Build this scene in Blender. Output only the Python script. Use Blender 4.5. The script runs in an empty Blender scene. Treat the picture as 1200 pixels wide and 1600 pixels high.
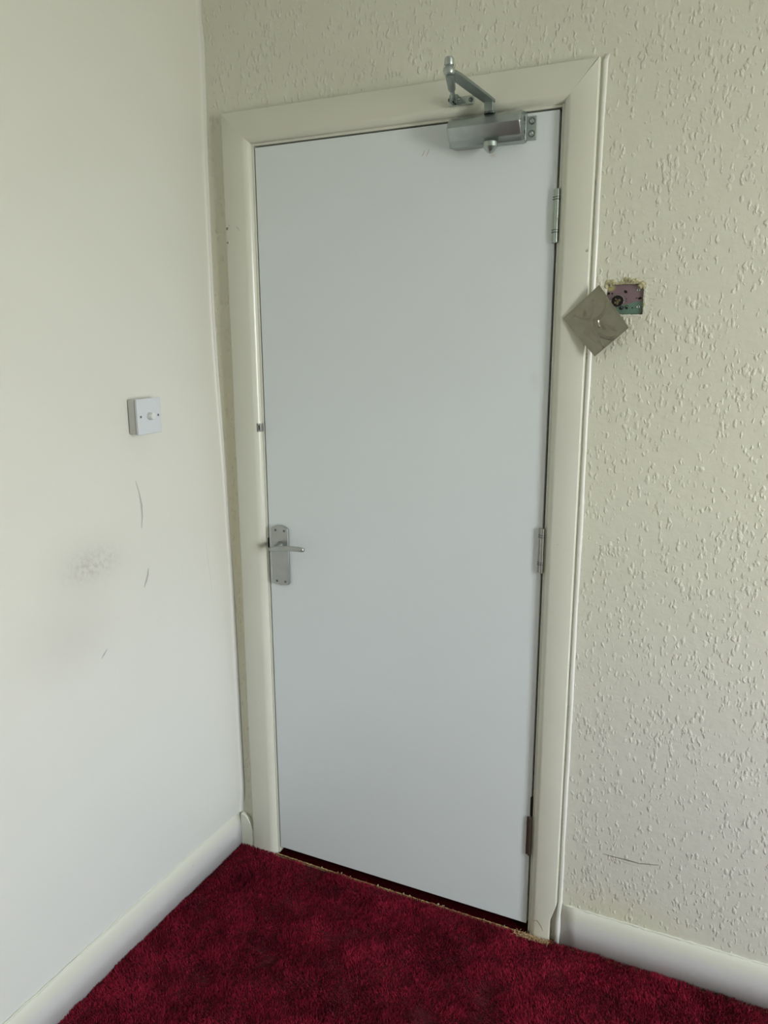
import bpy, bmesh, math, random
import numpy as np
from mathutils import Vector, Matrix

random.seed(7)
RNG = np.random.default_rng(11)
S = bpy.context.scene
C = S.collection

# ------------------------------------------------------------------ camera
cam = bpy.data.cameras.new('camera'); camo = bpy.data.objects.new('camera', cam); C.objects.link(camo)
F_PX = 1212.95
cam.sensor_fit = 'VERTICAL'; cam.sensor_height = 32.0; cam.sensor_width = 24.0
cam.lens = F_PX / 1600.0 * 32.0
cam.clip_start = 0.02
yaw, pit, rol = -0.437095, -0.218782, -0.004149
fw = Vector((math.sin(yaw)*math.cos(pit), math.cos(yaw)*math.cos(pit), math.sin(pit)))
r0 = Vector((math.cos(yaw), -math.sin(yaw), 0)); u0 = r0.cross(fw)
rt = r0*math.cos(rol) + u0*math.sin(rol); up = -r0*math.sin(rol) + u0*math.cos(rol)
M = Matrix((rt, up, -fw)).transposed().to_4x4()
M.translation = Vector((1.17618, -1.76163, 1.51166))
camo.matrix_world = M
S.camera = camo

# ------------------------------------------------------------------ world and daylight
S.view_settings.view_transform = 'Standard'; S.view_settings.look = 'None'
S.view_settings.gamma = 1.0; S.view_settings.use_curve_mapping = False
S.view_settings.exposure = 0.0
SKY = 1.0
w = bpy.data.worlds.new('world'); S.world = w; w.use_nodes = True
nt = w.node_tree; nt.nodes.clear()
wo = nt.nodes.new('ShaderNodeOutputWorld'); bg = nt.nodes.new('ShaderNodeBackground')
tc = nt.nodes.new('ShaderNodeTexCoord'); sx = nt.nodes.new('ShaderNodeSeparateXYZ')
cr = nt.nodes.new('ShaderNodeValToRGB'); mr = nt.nodes.new('ShaderNodeMapRange')
mr.inputs['From Min'].default_value = -1; mr.inputs['From Max'].default_value = 1
nt.links.new(tc.outputs['Generated'], sx.inputs[0]); nt.links.new(sx.outputs['Z'], mr.inputs['Value'])
nt.links.new(mr.outputs[0], cr.inputs[0]); nt.links.new(cr.outputs[0], bg.inputs[0]); nt.links.new(bg.outputs[0], wo.inputs[0])
e = cr.color_ramp.elements
e[0].position = 0.0; e[0].color = (0.46, 0.46, 0.40, 1)
e[1].position = 1.0; e[1].color = (0.82, 0.91, 1.0, 1)
x_ = cr.color_ramp.elements.new(0.47); x_.color = (0.54, 0.55, 0.49, 1)
x_ = cr.color_ramp.elements.new(0.53); x_.color = (0.91, 0.93, 0.95, 1)
bg.inputs['Strength'].default_value = 42.5 * SKY

# window openings: (wall, a0, a1, z0, z1)
RX, FY, CZ = 3.60, -3.80, 2.48          # right wall plane, wall behind the camera, ceiling
WIN_R = (-1.68, -1.02, 0.60, 2.14)      # y range, z range in the right wall
def portal(name, loc, rot, sx_, sy_):
    l = bpy.data.lights.new(name, 'AREA'); l.shape = 'RECTANGLE'; l.size = sx_; l.size_y = sy_
    l.cycles.is_portal = True
    o = bpy.data.objects.new(name, l); o.location = loc; o.rotation_euler = rot; C.objects.link(o)
portal('daylight_right', (RX+0.10, sum(WIN_R[:2])/2, sum(WIN_R[2:])/2), (0, math.radians(90), 0), WIN_R[3]-WIN_R[2], WIN_R[1]-WIN_R[0])

# ------------------------------------------------------------------ materials
def new_mat(name):
    m = bpy.data.materials.new(name); m.use_nodes = True
    return m, m.node_tree, m.node_tree.nodes['Principled BSDF']
def N(nt, t, **kw):
    n = nt.nodes.new(t)
    for k, v in kw.items():
        if k in n.inputs: n.inputs[k].default_value = v
        else: setattr(n, k, v)
    return n
def coords(nt, scale=(1, 1, 1)):
    t = N(nt, 'ShaderNodeTexCoord'); mp = N(nt, 'ShaderNodeMapping'); mp.inputs['Scale'].default_value = scale
    nt.links.new(t.outputs['Object'], mp.inputs[0]); return mp.outputs[0]
def noise(nt, vec, scale, detail=3, rough=.5):
    n = N(nt, 'ShaderNodeTexNoise', Scale=scale, Detail=detail, Roughness=rough); nt.links.new(vec, n.inputs['Vector']); return n.outputs[0]
def ramp(nt, val, p0, p1, c0=(0, 0, 0, 1), c1=(1, 1, 1, 1)):
    r = N(nt, 'ShaderNodeValToRGB'); r.color_ramp.elements[0].position = p0; r.color_ramp.elements[1].position = p1
    r.color_ramp.elements[0].color = c0; r.color_ramp.elements[1].color = c1; nt.links.new(val, r.inputs[0]); return r.outputs[0]
def mixc(nt, fac, a, b):
    m = N(nt, 'ShaderNodeMix', data_type='RGBA')
    for s, v in ((0, fac), (6, a), (7, b)):
        if hasattr(v, 'links'): nt.links.new(v, m.inputs[s])
        else: m.inputs[s].default_value = v
    return m.outputs[2]
def mth(nt, op, a, b=None):
    m = N(nt, 'ShaderNodeMath', operation=op)
    for i, v in enumerate((a, b)):
        if v is None: continue
        if hasattr(v, 'links'): nt.links.new(v, m.inputs[i])
        else: m.inputs[i].default_value = v
    return m.outputs[0]
def bump(nt, bsdf, h, strength, dist, prev=None):
    b = N(nt, 'ShaderNodeBump', Strength=strength, Distance=dist); nt.links.new(h, b.inputs['Height'])
    if prev: nt.links.new(prev, b.inputs['Normal'])
    nt.links.new(b.outputs[0], bsdf.inputs['Normal']); return b.outputs[0]
def blob(nt, vec, c, r, amp, soft=1.0):
    """soft-edged mask around point c with radii r; returns 0..amp"""
    mp = N(nt, 'ShaderNodeVectorMath', operation='SUBTRACT'); nt.links.new(vec, mp.inputs[0]); mp.inputs[1].default_value = c
    dv = N(nt, 'ShaderNodeVectorMath', operation='DIVIDE'); nt.links.new(mp.outputs[0], dv.inputs[0]); dv.inputs[1].default_value = r
    ln = N(nt, 'ShaderNodeVectorMath', operation='LENGTH'); nt.links.new(dv.outputs[0], ln.inputs[0])
    m = N(nt, 'ShaderNodeMapRange', interpolation_type='SMOOTHSTEP'); m.inputs['From Min'].default_value = 1; m.inputs['From Max'].default_value = 0
    m.inputs['To Min'].default_value = 0; m.inputs['To Max'].default_value = amp
    nt.links.new(ln.outputs['Value'], m.inputs['Value']); return m.outputs[0]
def addv(nt, vals):
    a = vals[0]
    for v in vals[1:]: a = mth(nt, 'ADD', a, v)
    return a
def paint(name, col, rough=.5, var=.04, nscale=3, bstr=.15, bdist=.001, bscale=60, spec=.5, stains_shade=()):
    m, nt, b = new_mat(name)
    v = coords(nt); n1 = noise(nt, v, nscale, 4)
    c0 = tuple(x*(1-var) for x in col)+(1,); c1 = tuple(min(1, x*(1+var)) for x in col)+(1,)
    c = ramp(nt, n1, .3, .7, c0, c1)
    for (p, r, amp, scol, brk) in stains_shade:
        f = blob(nt, v, p, r, amp)
        if brk: f = mth(nt, 'MULTIPLY', f, ramp(nt, noise(nt, v, brk, 5, .7), .35, .65))
        c = mixc(nt, f, c, scol+(1,))
    nt.links.new(c, b.inputs['Base Color']) if hasattr(c, 'links') else None
    b.inputs['Roughness'].default_value = rough; b.inputs['Specular IOR Level'].default_value = spec
    bump(nt, b, noise(nt, v, bscale, 3), bstr, bdist)
    return m
def metal(name, col, rough=.3, metallic=1.0, bstr=.05, bscale=400):
    m, nt, b = new_mat(name); v = coords(nt)
    n = noise(nt, v, 35, 4)
    c = ramp(nt, n, .3, .75, tuple(x*.86 for x in col)+(1,), tuple(col)+(1,)); nt.links.new(c, b.inputs['Base Color'])
    b.inputs['Metallic'].default_value = metallic; b.inputs['Roughness'].default_value = rough
    bump(nt, b, noise(nt, v, bscale, 2), bstr, .0005)
    return m

CREAM = (0.72, 0.73, 0.64)
def chip_wall_material():
    m, nt, b = new_mat('woodchip_wallpaper')
    v = coords(nt)
    # warped cells make the irregular little chips under the paint
    wn = N(nt, 'ShaderNodeTexNoise', Scale=90.0, Detail=2.0); nt.links.new(v, wn.inputs['Vector'])
    wm = N(nt, 'ShaderNodeVectorMath', operation='MULTIPLY_ADD'); nt.links.new(wn.outputs['Color'], wm.inputs[0])
    wm.inputs[1].default_value = (.012, .012, .012); nt.links.new(v, wm.inputs[2])
    hs = []
    for (rot, scale, off) in ((0.35, 1.0, 0.0), (-0.6, 1.15, 3.1), (1.25, .9, 7.7)):
        mp = N(nt, 'ShaderNodeMapping'); mp.inputs['Rotation'].default_value = (0, rot, 0)
        mp.inputs['Scale'].default_value = (118*scale, 20, 50*scale); mp.inputs['Location'].default_value = (off, 0, off)
        nt.links.new(wm.outputs[0], mp.inputs[0])
        vo = N(nt, 'ShaderNodeTexVoronoi', feature='F1', Scale=1.0); nt.links.new(mp.outputs[0], vo.inputs['Vector'])
        sz = N(nt, 'ShaderNodeSeparateXYZ'); nt.links.new(vo.outputs['Color'], sz.inputs[0])
        thr = N(nt, 'ShaderNodeMapRange'); nt.links.new(sz.outputs[0], thr.inputs['Value'])
        thr.inputs['From Min'].default_value = .45; thr.inputs['From Max'].default_value = 1
        thr.inputs['To Min'].default_value = 0.0; thr.inputs['To Max'].default_value = .55
        d = mth(nt, 'SUBTRACT', mth(nt, 'ADD', thr.outputs[0], mth(nt, 'MULTIPLY', mth(nt, 'SUBTRACT', noise(nt, v, 9, 3), .5), .7)), vo.outputs['Distance'])
        d = mth(nt, 'MULTIPLY', d, 3.2)
        d = N(nt, 'ShaderNodeClamp') if False else d
        cl = N(nt, 'ShaderNodeClamp'); nt.links.new(d, cl.inputs[0]); hs.append(cl.outputs[0])
    h = mth(nt, 'MAXIMUM', mth(nt, 'MAXIMUM', hs[0], hs[1]), hs[2])
    low = noise(nt, v, 45, 3)
    h = mth(nt, 'ADD', h, mth(nt, 'MULTIPLY', low, .9))
    c = ramp(nt, noise(nt, v, 2.2, 4), .3, .7, (.70, .705, .60, 1), (.73, .735, .63, 1))
    c = mixc(nt, blob(nt, v, (1.2, 0, .45), (1.0, .5, .75), .7), c, (.685, .685, .655, 1))  # greyer low area: cool window light painted into the wall colour
    c = mixc(nt, blob(nt, v, (1.0, 0, 0.1), (.25, .5, .10), .5), c, (.72, .72, .52, 1))
    c = mixc(nt, mth(nt, 'MULTIPLY', blob(nt, v, (.93, 0, 1.60), (.12, .5, .11), 1.0), ramp(nt, noise(nt, v, 160, 4, .7), .56, .68)), c, (.33, .30, .20, 1))
    c = mixc(nt, blob(nt, v, (-.115, 0, 1.0), (.07, .5, 1.3), .8), c, (.70, .66, .49, 1))  # yellower strip between the corner and the left architrave
    nt.links.new(c, b.inputs['Base Color']); b.inputs['Roughness'].default_value = .42
    bump(nt, b, h, 1.0, .0013)
    return m
def left_wall_material():
    m, nt, b = new_mat('painted_plaster_magnolia'); v = coords(nt)
    c = ramp(nt, noise(nt, v, 1.8, 4), .3, .7, (.72, .725, .665, 1), (.745, .75, .69, 1))
    c = mixc(nt, blob(nt, v, (-.148, -.6, .2), (.4, 1.6, .95), .8), c, (.755, .785, .775, 1))  # bluish lower wall: sky light painted into the base colour
    brk = ramp(nt, noise(nt, v, 90, 5, .7), .42, .62)
    grime = (.52, .50, .47, 1)
    c = mixc(nt, mth(nt, 'MULTIPLY', blob(nt, v, (-.148, -.50, 1.012), (.2, .12, .055), .85), brk), c, grime)
    c = mixc(nt, blob(nt, v, (-.148, -.52, 1.01), (.2, .19, .12), .26), c, grime)
    c = mixc(nt, blob(nt, v, (-.148, -.58, .87), (.2, .20, .15), .27), c, grime)
    c = mixc(nt, blob(nt, v, (-.148, -.36, .98), (.2, .20, .22), .07), c, grime)
    nt.links.new(c, b.inputs['Base Color']); b.inputs['Roughness'].default_value = .36
    h = mth(nt, 'ADD', mth(nt, 'MULTIPLY', noise(nt, v, 14, 3), 1.0), mth(nt, 'MULTIPLY', noise(nt, v, 110, 3), .10))
    vo = N(nt, 'ShaderNodeTexVoronoi', feature='F1', Scale=38.0); nt.links.new(v, vo.inputs['Vector'])
    sz = N(nt, 'ShaderNodeSeparateXYZ'); nt.links.new(vo.outputs['Color'], sz.inputs[0])
    cl = N(nt, 'ShaderNodeClamp'); pm = mth(nt, 'MULTIPLY', mth(nt, 'SUBTRACT', mth(nt, 'MULTIPLY', mth(nt, 'GREATER_THAN', sz.outputs[0], .8), .16), vo.outputs['Distance']), 6); nt.links.new(pm, cl.inputs[0])
    h = mth(nt, 'ADD', h, mth(nt, 'MULTIPLY', cl.outputs[0], .35))
    bump(nt, b, h, .45, .0016)
    return m

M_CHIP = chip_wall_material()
M_LEFT = left_wall_material()
M_WALL = paint('painted_plaster', CREAM, .5)
M_CEIL = paint('ceiling_white', (.78, .80, .77), .8)
M_GLOSS = paint('gloss_cream_paint', (.70, .71, .625), .24, .02, 5, .25, .0012, 22, stains_shade=[
    ((.80, -.018, .0), (.10, .1, .09), .5, (.72, .66, .48), 40), ((-.006, -.008, .955), (.03, .03, .012), .75, (.30, .30, .26), 0)])  # second patch: shade left of the latch, painted in
M_SKIRT = paint('skirting_gloss_paint', (.66, .67, .68), .28, .03, 5, .3, .001, 25)
M_SKTOP = paint('caulked_cream_paint', (.70, .72, .635), .34, .05, 14, .5, .002, 60)
M_DOOR = paint('door_white_satin', (.745, .805, .835), .38, .012, 2, .06, .0006, 120, stains_shade=[
    ((.735, 0, 1.42), (.02, .1, .04), .18, (.45, .45, .44), 60), ((.62, 0, 1.905), (.012, .1, .007), .35, (.55, .42, .36), 0)])  # second patch: faint shadow under the closer, painted reddish
M_EDGE = paint('door_edge_cream', (.63, .60, .50), .4)
M_DARK = paint('dark_void', (.012, .010, .008), .9)
M_SILVER = metal('silver_painted_casting', (.44, .49, .475), .30, .8)
M_SILVER2 = metal('bright_zinc_steel', (.50, .56, .545), .34, .95)
M_ARM = metal('closer_arm_steel', (.30, .35, .335), .38, .8)
M_SATIN = metal('satin_aluminium', (.45, .47, .455), .36, .8)
M_HINGE = metal('hinge_zinc', (.50, .57, .54), .28, 1.0, .2, 200)
M_HINGE2 = metal('hinge_dull_steel', (.46, .46, .44), .32, 1.0, .2, 200)
M_RUST = metal('hinge_dirty_brown', (.20, .16, .13), .45, .8, .4, 200)
M_SCREW = metal('dark_screw_steel', (.17, .20, .19), .4, .9)
M_PLASTIC = paint('white_switch_plastic', (.66, .70, .74), .25, .01, 3, .02)
M_PLASTIC2 = paint('white_box_plastic', (.56, .565, .54), .35, .02, 3, .02)
M_PVC = paint('white_caulk_gloss', (.80, .81, .76), .16, .02, 9, .3, .001, 40)
M_PLASTER = paint('broken_plaster', (.46, .43, .27), .9, .45, 60, .9, .004, 180)
M_SCUFF = paint('grey_scuff', (.47, .47, .44), .6)
M_SCRATCH = paint('dark_scratch', (.20, .19, .16), .8)
M_TAN = paint('hessian_backing', (.42, .30, .13), .95, .45, 120, .9, .003, 300)
M_HALL = paint('hall_carpet_shaded', (.03, .001, .002), 1.0, .4, 150, .9, .004, 260, .03)  # near-black red puts the shade under the door into the colour

def plate_material():
    m, nt, b = new_mat('brushed_steel_plate'); v = coords(nt)
    n = noise(nt, v, 30, 4, .6)
    c = ramp(nt, n, .3, .7, (.20, .19, .135, 1), (.27, .255, .19, 1)); nt.links.new(c, b.inputs['Base Color'])
    b.inputs['Metallic'].default_value = .65; b.inputs['Roughness'].default_value = .42
    bump(nt, b, noise(nt, v, 55, 3), .35, .0015); return m
M_PLATE = plate_material()
def film_material():
    m, nt, b = new_mat('clear_creased_film'); v = coords(nt)
    c = ramp(nt, noise(nt, v, 40, 3), .3, .7, (.20, .19, .135, 1), (.25, .235, .175, 1)); nt.links.new(c, b.inputs['Base Color'])
    b.inputs['Roughness'].default_value = .16; b.inputs['Metallic'].default_value = .30; b.inputs['Coat Weight'].default_value = 1.0; b.inputs['Coat Roughness'].default_value = .07; b.inputs['Coat IOR'].default_value = 1.6
    bump(nt, b, noise(nt, v, 45, 3), .4, .002); return m
M_FILM = film_material()
def zinc_material():
    m, nt, b = new_mat('passivated_zinc'); v = coords(nt)
    s = N(nt, 'ShaderNodeSeparateXYZ'); nt.links.new(v, s.inputs[0])
    t = addv(nt, [mth(nt, 'MULTIPLY', s.outputs['Z'], 1.0), mth(nt, 'MULTIPLY', s.outputs['X'], -.22)])
    t = mth(nt, 'ADD', t, mth(nt, 'MULTIPLY', mth(nt, 'SUBTRACT', noise(nt, v, 60, 3), .5), .006))
    mp = N(nt, 'ShaderNodeMapRange'); nt.links.new(t, mp.inputs['Value'])
    mp.inputs['From Min'].default_value = 1.380-.012; mp.inputs['From Max'].default_value = 1.380+.012
    c = ramp(nt, mp.outputs[0], .45, .55, (.155, .26, .205, 1), (.25, .175, .195, 1))
    c = mixc(nt, blob(nt, v, (.887, 0, 1.618), (.014, .1, .012), 1.6), c, (.55, .50, .22, 1))
    nt.links.new(c, b.inputs['Base Color']); b.inputs['Metallic'].default_value = .3; b.inputs['Roughness'].default_value = .4
    return m
M_ZINC = zinc_material()
def carpet_material():
    m, nt, b = new_mat('crimson_pile'); v = coords(nt)
    c = ramp(nt, mth(nt, 'ADD', mth(nt, 'MULTIPLY', noise(nt, v, 14, 4, .6), .6), mth(nt, 'MULTIPLY', noise(nt, v, 60, 3, .6), .4)), .38, .64, (.085, .0008, .007, 1), (.33, .011, .040, 1))
    c2 = ramp(nt, noise(nt, v, 420, 2), .45, .8, (0, 0, 0, 1), (1, 1, 1, 1))
    c = mixc(nt, mth(nt, 'MULTIPLY', c2, .55), c, (.42, .05, .085, 1))
    nt.links.new(c, b.inputs['Base Color']); b.inputs['Roughness'].default_value = .7
    b.inputs['Specular IOR Level'].default_value = .1
    b.inputs['Sheen Weight'].default_value = .12; b.inputs['Sheen Tint'].default_value = (.9, .35, .4, 1)
    return m
M_PILE = carpet_material()
M_BACK = paint('carpet_base', (.085, .004, .010), 1.0, .3, 60)

def skirting_material():
    m, nt, b = new_mat('skirting_toplit_blend'); v = coords(nt)
    s_ = N(nt, 'ShaderNodeSeparateXYZ'); nt.links.new(v, s_.inputs[0])
    t = mth(nt, 'ADD', s_.outputs['Z'], mth(nt, 'MULTIPLY', mth(nt, 'SUBTRACT', noise(nt, v, 12, 4, .6), .5), .022))
    mp = N(nt, 'ShaderNodeMapRange', interpolation_type='SMOOTHSTEP'); nt.links.new(t, mp.inputs['Value'])
    mp.inputs['From Min'].default_value = .040; mp.inputs['From Max'].default_value = .074
    c = mixc(nt, mp.outputs[0], (.66, .668, .672, 1), (.70, .715, .64, 1))  # cool face to cream top: warm light on the rounded edge, as colour
    nt.links.new(c, b.inputs['Base Color']); b.inputs['Roughness'].default_value = .28
    bump(nt, b, noise(nt, v, 25, 4), .35, .0012); return m
M_SKB = skirting_material()

# ------------------------------------------------------------------ mesh helpers
def link(name, bm, mat, parent=None, smooth=False, bevel=0, seg=2):
    me = bpy.data.meshes.new(name); bmesh.ops.recalc_face_normals(bm, faces=bm.faces); bm.to_mesh(me); bm.free()
    mats = mat if isinstance(mat, (list, tuple)) else [mat]
    for x in mats: me.materials.append(x)
    if smooth:
        for p in me.polygons: p.use_smooth = True
    o = bpy.data.objects.new(name, me); C.objects.link(o)
    if parent: o.parent = parent
    if bevel:
        b = o.modifiers.new('bevel', 'BEVEL'); b.width = bevel; b.segments = seg; b.limit_method = 'ANGLE'; b.angle_limit = math.radians(35)
        b.harden_normals = False
        for p in me.polygons: p.use_smooth = True
        ws = o.modifiers.new('wn', 'WEIGHTED_NORMAL')
    return o
def BM(): return bmesh.new()
def box(bm, x0, x1, y0, y1, z0, z1, mi=0):
    vs = [bm.verts.new((x, y, z)) for x in (x0, x1) for y in (y0, y1) for z in (z0, z1)]
    for f in ((0, 1, 3, 2), (4, 6, 7, 5), (0, 4, 5, 1), (2, 3, 7, 6), (0, 2, 6, 4), (1, 5, 7, 3)):
        bm.faces.new([vs[i] for i in f]).material_index = mi
def frame_of(d):
    d = Vector(d).normalized(); a = Vector((0, 0, 1)) if abs(d.z) < .9 else Vector((1, 0, 0))
    u = d.cross(a).normalized(); return d, u, u.cross(d)
def lathe(bm, base, axis, prof, n=20, cap=True, jit=0):
    """prof: list of (distance along axis, radius)"""
    d, u, v = frame_of(axis); base = Vector(base); rings = []
    for (t, r) in prof:
        ring = []
        for k in range(n):
            a = 2*math.pi*k/n; rr = r*(1+jit*(random.random()-.5))
            ring.append(bm.verts.new(base + d*t + (u*math.cos(a)+v*math.sin(a))*rr))
        rings.append(ring)
    for a, b in zip(rings, rings[1:]):
        for k in range(n): bm.faces.new((a[k], a[(k+1) % n], b[(k+1) % n], b[k]))
    if cap:
        bm.faces.new(rings[0][::-1]); bm.faces.new(rings[-1])
def tube(bm, pts, radii, n=12):
    pts = [Vector(p) for p in pts]; rings = []
    for i, p in enumerate(pts):
        d = (pts[min(i+1, len(pts)-1)] - pts[max(i-1, 0)]); _, u, v = frame_of(d)
        r = radii[i] if isinstance(radii, (list, tuple)) else radii
        rings.append([bm.verts.new(p + (u*math.cos(2*math.pi*k/n)+v*math.sin(2*math.pi*k/n))*r) for k in range(n)])
    for a, b in zip(rings, rings[1:]):
        for k in range(n): bm.faces.new((a[k], a[(k+1) % n], b[(k+1) % n], b[k]))
    bm.faces.new(rings[0][::-1]); bm.faces.new(rings[-1])
def prism(bm, poly, axis, a0, a1):
    """poly: 2-D points; extruded along axis from a0 to a1"""
    def P(p, a):
        if axis == 'x': return (a, p[0], p[1])
        if axis == 'y': return (p[0], a, p[1])
        return (p[0], p[1], a)
    A = [bm.verts.new(P(p, a0)) for p in poly]; B = [bm.verts.new(P(p, a1)) for p in poly]
    n = len(poly)
    for i in range(n): bm.faces.new((A[i], A[(i+1) % n], B[(i+1) % n], B[i]))
    bm.faces.new(A[::-1]); bm.faces.new(B)
def empty(name, loc, label=None, cat=None, group=None, kind=None):
    o = bpy.data.objects.new(name, None); o.empty_display_size = .05; C.objects.link(o); o.location = loc
    tag(o, label, cat, group, kind); return o
def tag(o, label=None, cat=None, group=None, kind=None):
    for k, v in (('label', label), ('category', cat), ('group', group), ('kind', kind)):
        if v: o[k] = v
    return o
def adopt(o, root):
    """parent while keeping the world-space mesh where it was built"""
    o.parent = root; o.matrix_parent_inverse = Matrix.Translation(root.location).inverted(); return o

ZF = -0.0115          # carpet tips (the bottom edge of the door is z = 0)
DW, DH = 0.7638, 1.981
GX0, GX1, GZ = -0.0035, 0.7684, 1.9848   # inner faces of the door lining
ZB = ZF - 0.011       # underside of the carpet

# ------------------------------------------------------------------ room shell
def grid_wall(name, mat, axis, pos, thick, a_cuts, z_cuts, holes, bevel=0):
    """wall slab with rectangular holes; axis 'y' -> plane y=pos with thickness to pos+thick"""
    bm = BM(); vc = {}
    def V(a, z, t):
        k = (round(a, 5), round(z, 5), t)
        if k not in vc:
            p = pos + (thick if t else 0)
            vc[k] = bm.verts.new((a, p, z) if axis == 'y' else (p, a, z))
        return vc[k]
    def hole(i, j):
        if i < 0 or j < 0 or i >= len(a_cuts)-1 or j >= len(z_cuts)-1: return True
        ca, cz = (a_cuts[i]+a_cuts[i+1])/2, (z_cuts[j]+z_cuts[j+1])/2
        return any(h[0] < ca < h[1] and h[2] < cz < h[3] for h in holes)
    for i in range(len(a_cuts)-1):
        for j in range(len(z_cuts)-1):
            if hole(i, j): continue
            a0, a1, z0, z1 = a_cuts[i], a_cuts[i+1], z_cuts[j], z_cuts[j+1]
            for t in (0, 1): bm.faces.new([V(a0, z0, t), V(a1, z0, t), V(a1, z1, t), V(a0, z1, t)])
            if hole(i-1, j): bm.faces.new([V(a0, z0, 0), V(a0, z0, 1), V(a0, z1, 1), V(a0, z1, 0)])
            if hole(i+1, j): bm.faces.new([V(a1, z0, 0), V(a1, z0, 1), V(a1, z1, 1), V(a1, z1, 0)])
            if hole(i, j-1): bm.faces.new([V(a0, z0, 0), V(a0, z0, 1), V(a1, z0, 1), V(a1, z0, 0)])
            if hole(i, j+1): bm.faces.new([V(a0, z1, 0), V(a0, z1, 1), V(a1, z1, 1), V(a1, z1, 0)])
    o = link(name, bm, mat); o['kind'] = 'structure'; return o

BX = (0.880, 0.9575, 1.5605, 1.6245)    # broken hole for the metal back box
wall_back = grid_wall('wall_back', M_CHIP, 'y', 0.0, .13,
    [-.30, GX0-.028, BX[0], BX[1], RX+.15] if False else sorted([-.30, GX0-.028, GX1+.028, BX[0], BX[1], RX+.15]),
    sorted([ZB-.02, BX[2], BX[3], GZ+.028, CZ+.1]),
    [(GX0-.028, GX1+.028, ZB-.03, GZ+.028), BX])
wall_right = grid_wall('wall_right', M_WALL, 'x', RX, .2, [FY-.2, WIN_R[0], WIN_R[1], .13], [ZB-.02, WIN_R[2], WIN_R[3], CZ+.1], [WIN_R])
wall_front = grid_wall('wall_front', M_WALL, 'y', FY, -.2, [-.4, RX+.2], [ZB-.02, CZ+.1], [])

XL = -0.1478
zk = [-.1, .095, .15, .50, .787, .95, 1.18, 1.40, 1.565, 1.80, 1.967, 2.118, 2.20, 2.25, 2.28, 2.336, 2.6]
dk = [.004, .005, .0148, .013, .0108, .007, .0026, -.006, -.0100, -.009, -.0069, -.0028, -.001, .0000, -.0060, -.0040, -.004]
def dx_corner(z): return float(np.interp(z, zk, dk))
def wall_x(y, z):
    y = abs(y); wv = math.exp(-(y/.16)**2)
    return XL + dx_corner(z)*wv + .0015*math.sin(z*7+y*5)*(1-wv)*min(1, y*3)
def left_wall():
    bm = BM()
    ys = [0.0, .0015, .004, .007, .010, .014, .02, .03, .05, .08, .12, .18, .26, .36, .5, .7, 1.0, 1.5, 2.2, 3.2, 4.8]
    zs = np.concatenate([np.arange(ZB-.02, CZ+.1, .03), [CZ+.1]])
    rows = []; rad = .011
    for z in zs:
        row = []
        for y in ys:
            wv = math.exp(-(y/.16)**2)
            x = XL + dx_corner(z)*wv + .0015*math.sin(z*7+y*5)*(1-wv)*min(1, y*3)
            if y < rad: x += rad - math.sqrt(rad*rad-(rad-y)**2)
            row.append(bm.verts.new((x, -y, z)))
        rows.append(row)
    for a, b in zip(rows, rows[1:]):
        for i in range(len(ys)-1): bm.faces.new((a[i], a[i+1], b[i+1], b[i]))
    # back of the wall so that it is a solid slab
    bb = [bm.verts.new((XL-.15, y, z)) for y, z in ((.0, zs[0]), (-ys[-1], zs[0]), (-ys[-1], zs[-1]), (.0, zs[-1]))]
    bm.faces.new(bb)
    bm.faces.new([rows[0][i] for i in range(len(ys))] + [bb[1], bb[0]])
    bm.faces.new([rows[-1][i] for i in range(len(ys))] + [bb[2], bb[3]])
    bm.faces.new([r[0] for r in rows] + [bb[3], bb[0]])
    bm.faces.new([r[-1] for r in rows] + [bb[2], bb[1]])
    o = link('wall_left', bm, M_LEFT, smooth=True); o['kind'] = 'structure'
    return o
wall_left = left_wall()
bm = BM(); box(bm, -.4, RX+.2, FY-.2, .9, ZB-.12, ZB); tag(link('floor', bm, paint('floor_boards', (.30, .20, .11), .6)), kind='structure')
bm = BM(); box(bm, -.4, RX+.2, FY-.2, .13, CZ, CZ+.12); tag(link('ceiling', bm, M_CEIL), kind='structure')
# passage beyond the closed door, seen only as darkness through the gaps
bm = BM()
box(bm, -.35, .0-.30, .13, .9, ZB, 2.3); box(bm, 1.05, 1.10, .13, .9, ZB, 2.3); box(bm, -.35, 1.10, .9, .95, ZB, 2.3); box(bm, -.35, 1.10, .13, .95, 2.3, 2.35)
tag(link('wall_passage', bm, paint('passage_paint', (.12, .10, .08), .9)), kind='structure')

def window(n, horiz, a0, a1, z0, z1, pos, sgn):
    root = empty('window_%d' % n, ((pos if not horiz else (a0+a1)/2), (pos if horiz else (a0+a1)/2), z0), kind='structure')
    def bx(b, A0, A1, Z0, Z1, t0=.06, t1=.13):
        p0, p1 = sorted((pos+sgn*t0, pos+sgn*t1))
        if horiz: box(b, A0, A1, p0, p1, Z0, Z1)
        else: box(b, p0, p1, A0, A1, Z0, Z1)
    b = BM(); bx(b, a0, a0+.05, z0, z1); bx(b, a1-.05, a1, z0, z1); bx(b, a0+.05, a1-.05, z0, z0+.05); bx(b, a0+.05, a1-.05, z1-.05, z1)
    adopt(link('window_frame', b, M_PVC, bevel=.004), root)
    b = BM(); bx(b, a0-.03, a1+.03, z0-.025, z0, -.05, .06)
    adopt(link('window_sill', b, M_PVC, bevel=.004), root)
window(1, False, *WIN_R, RX, 1)

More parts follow.
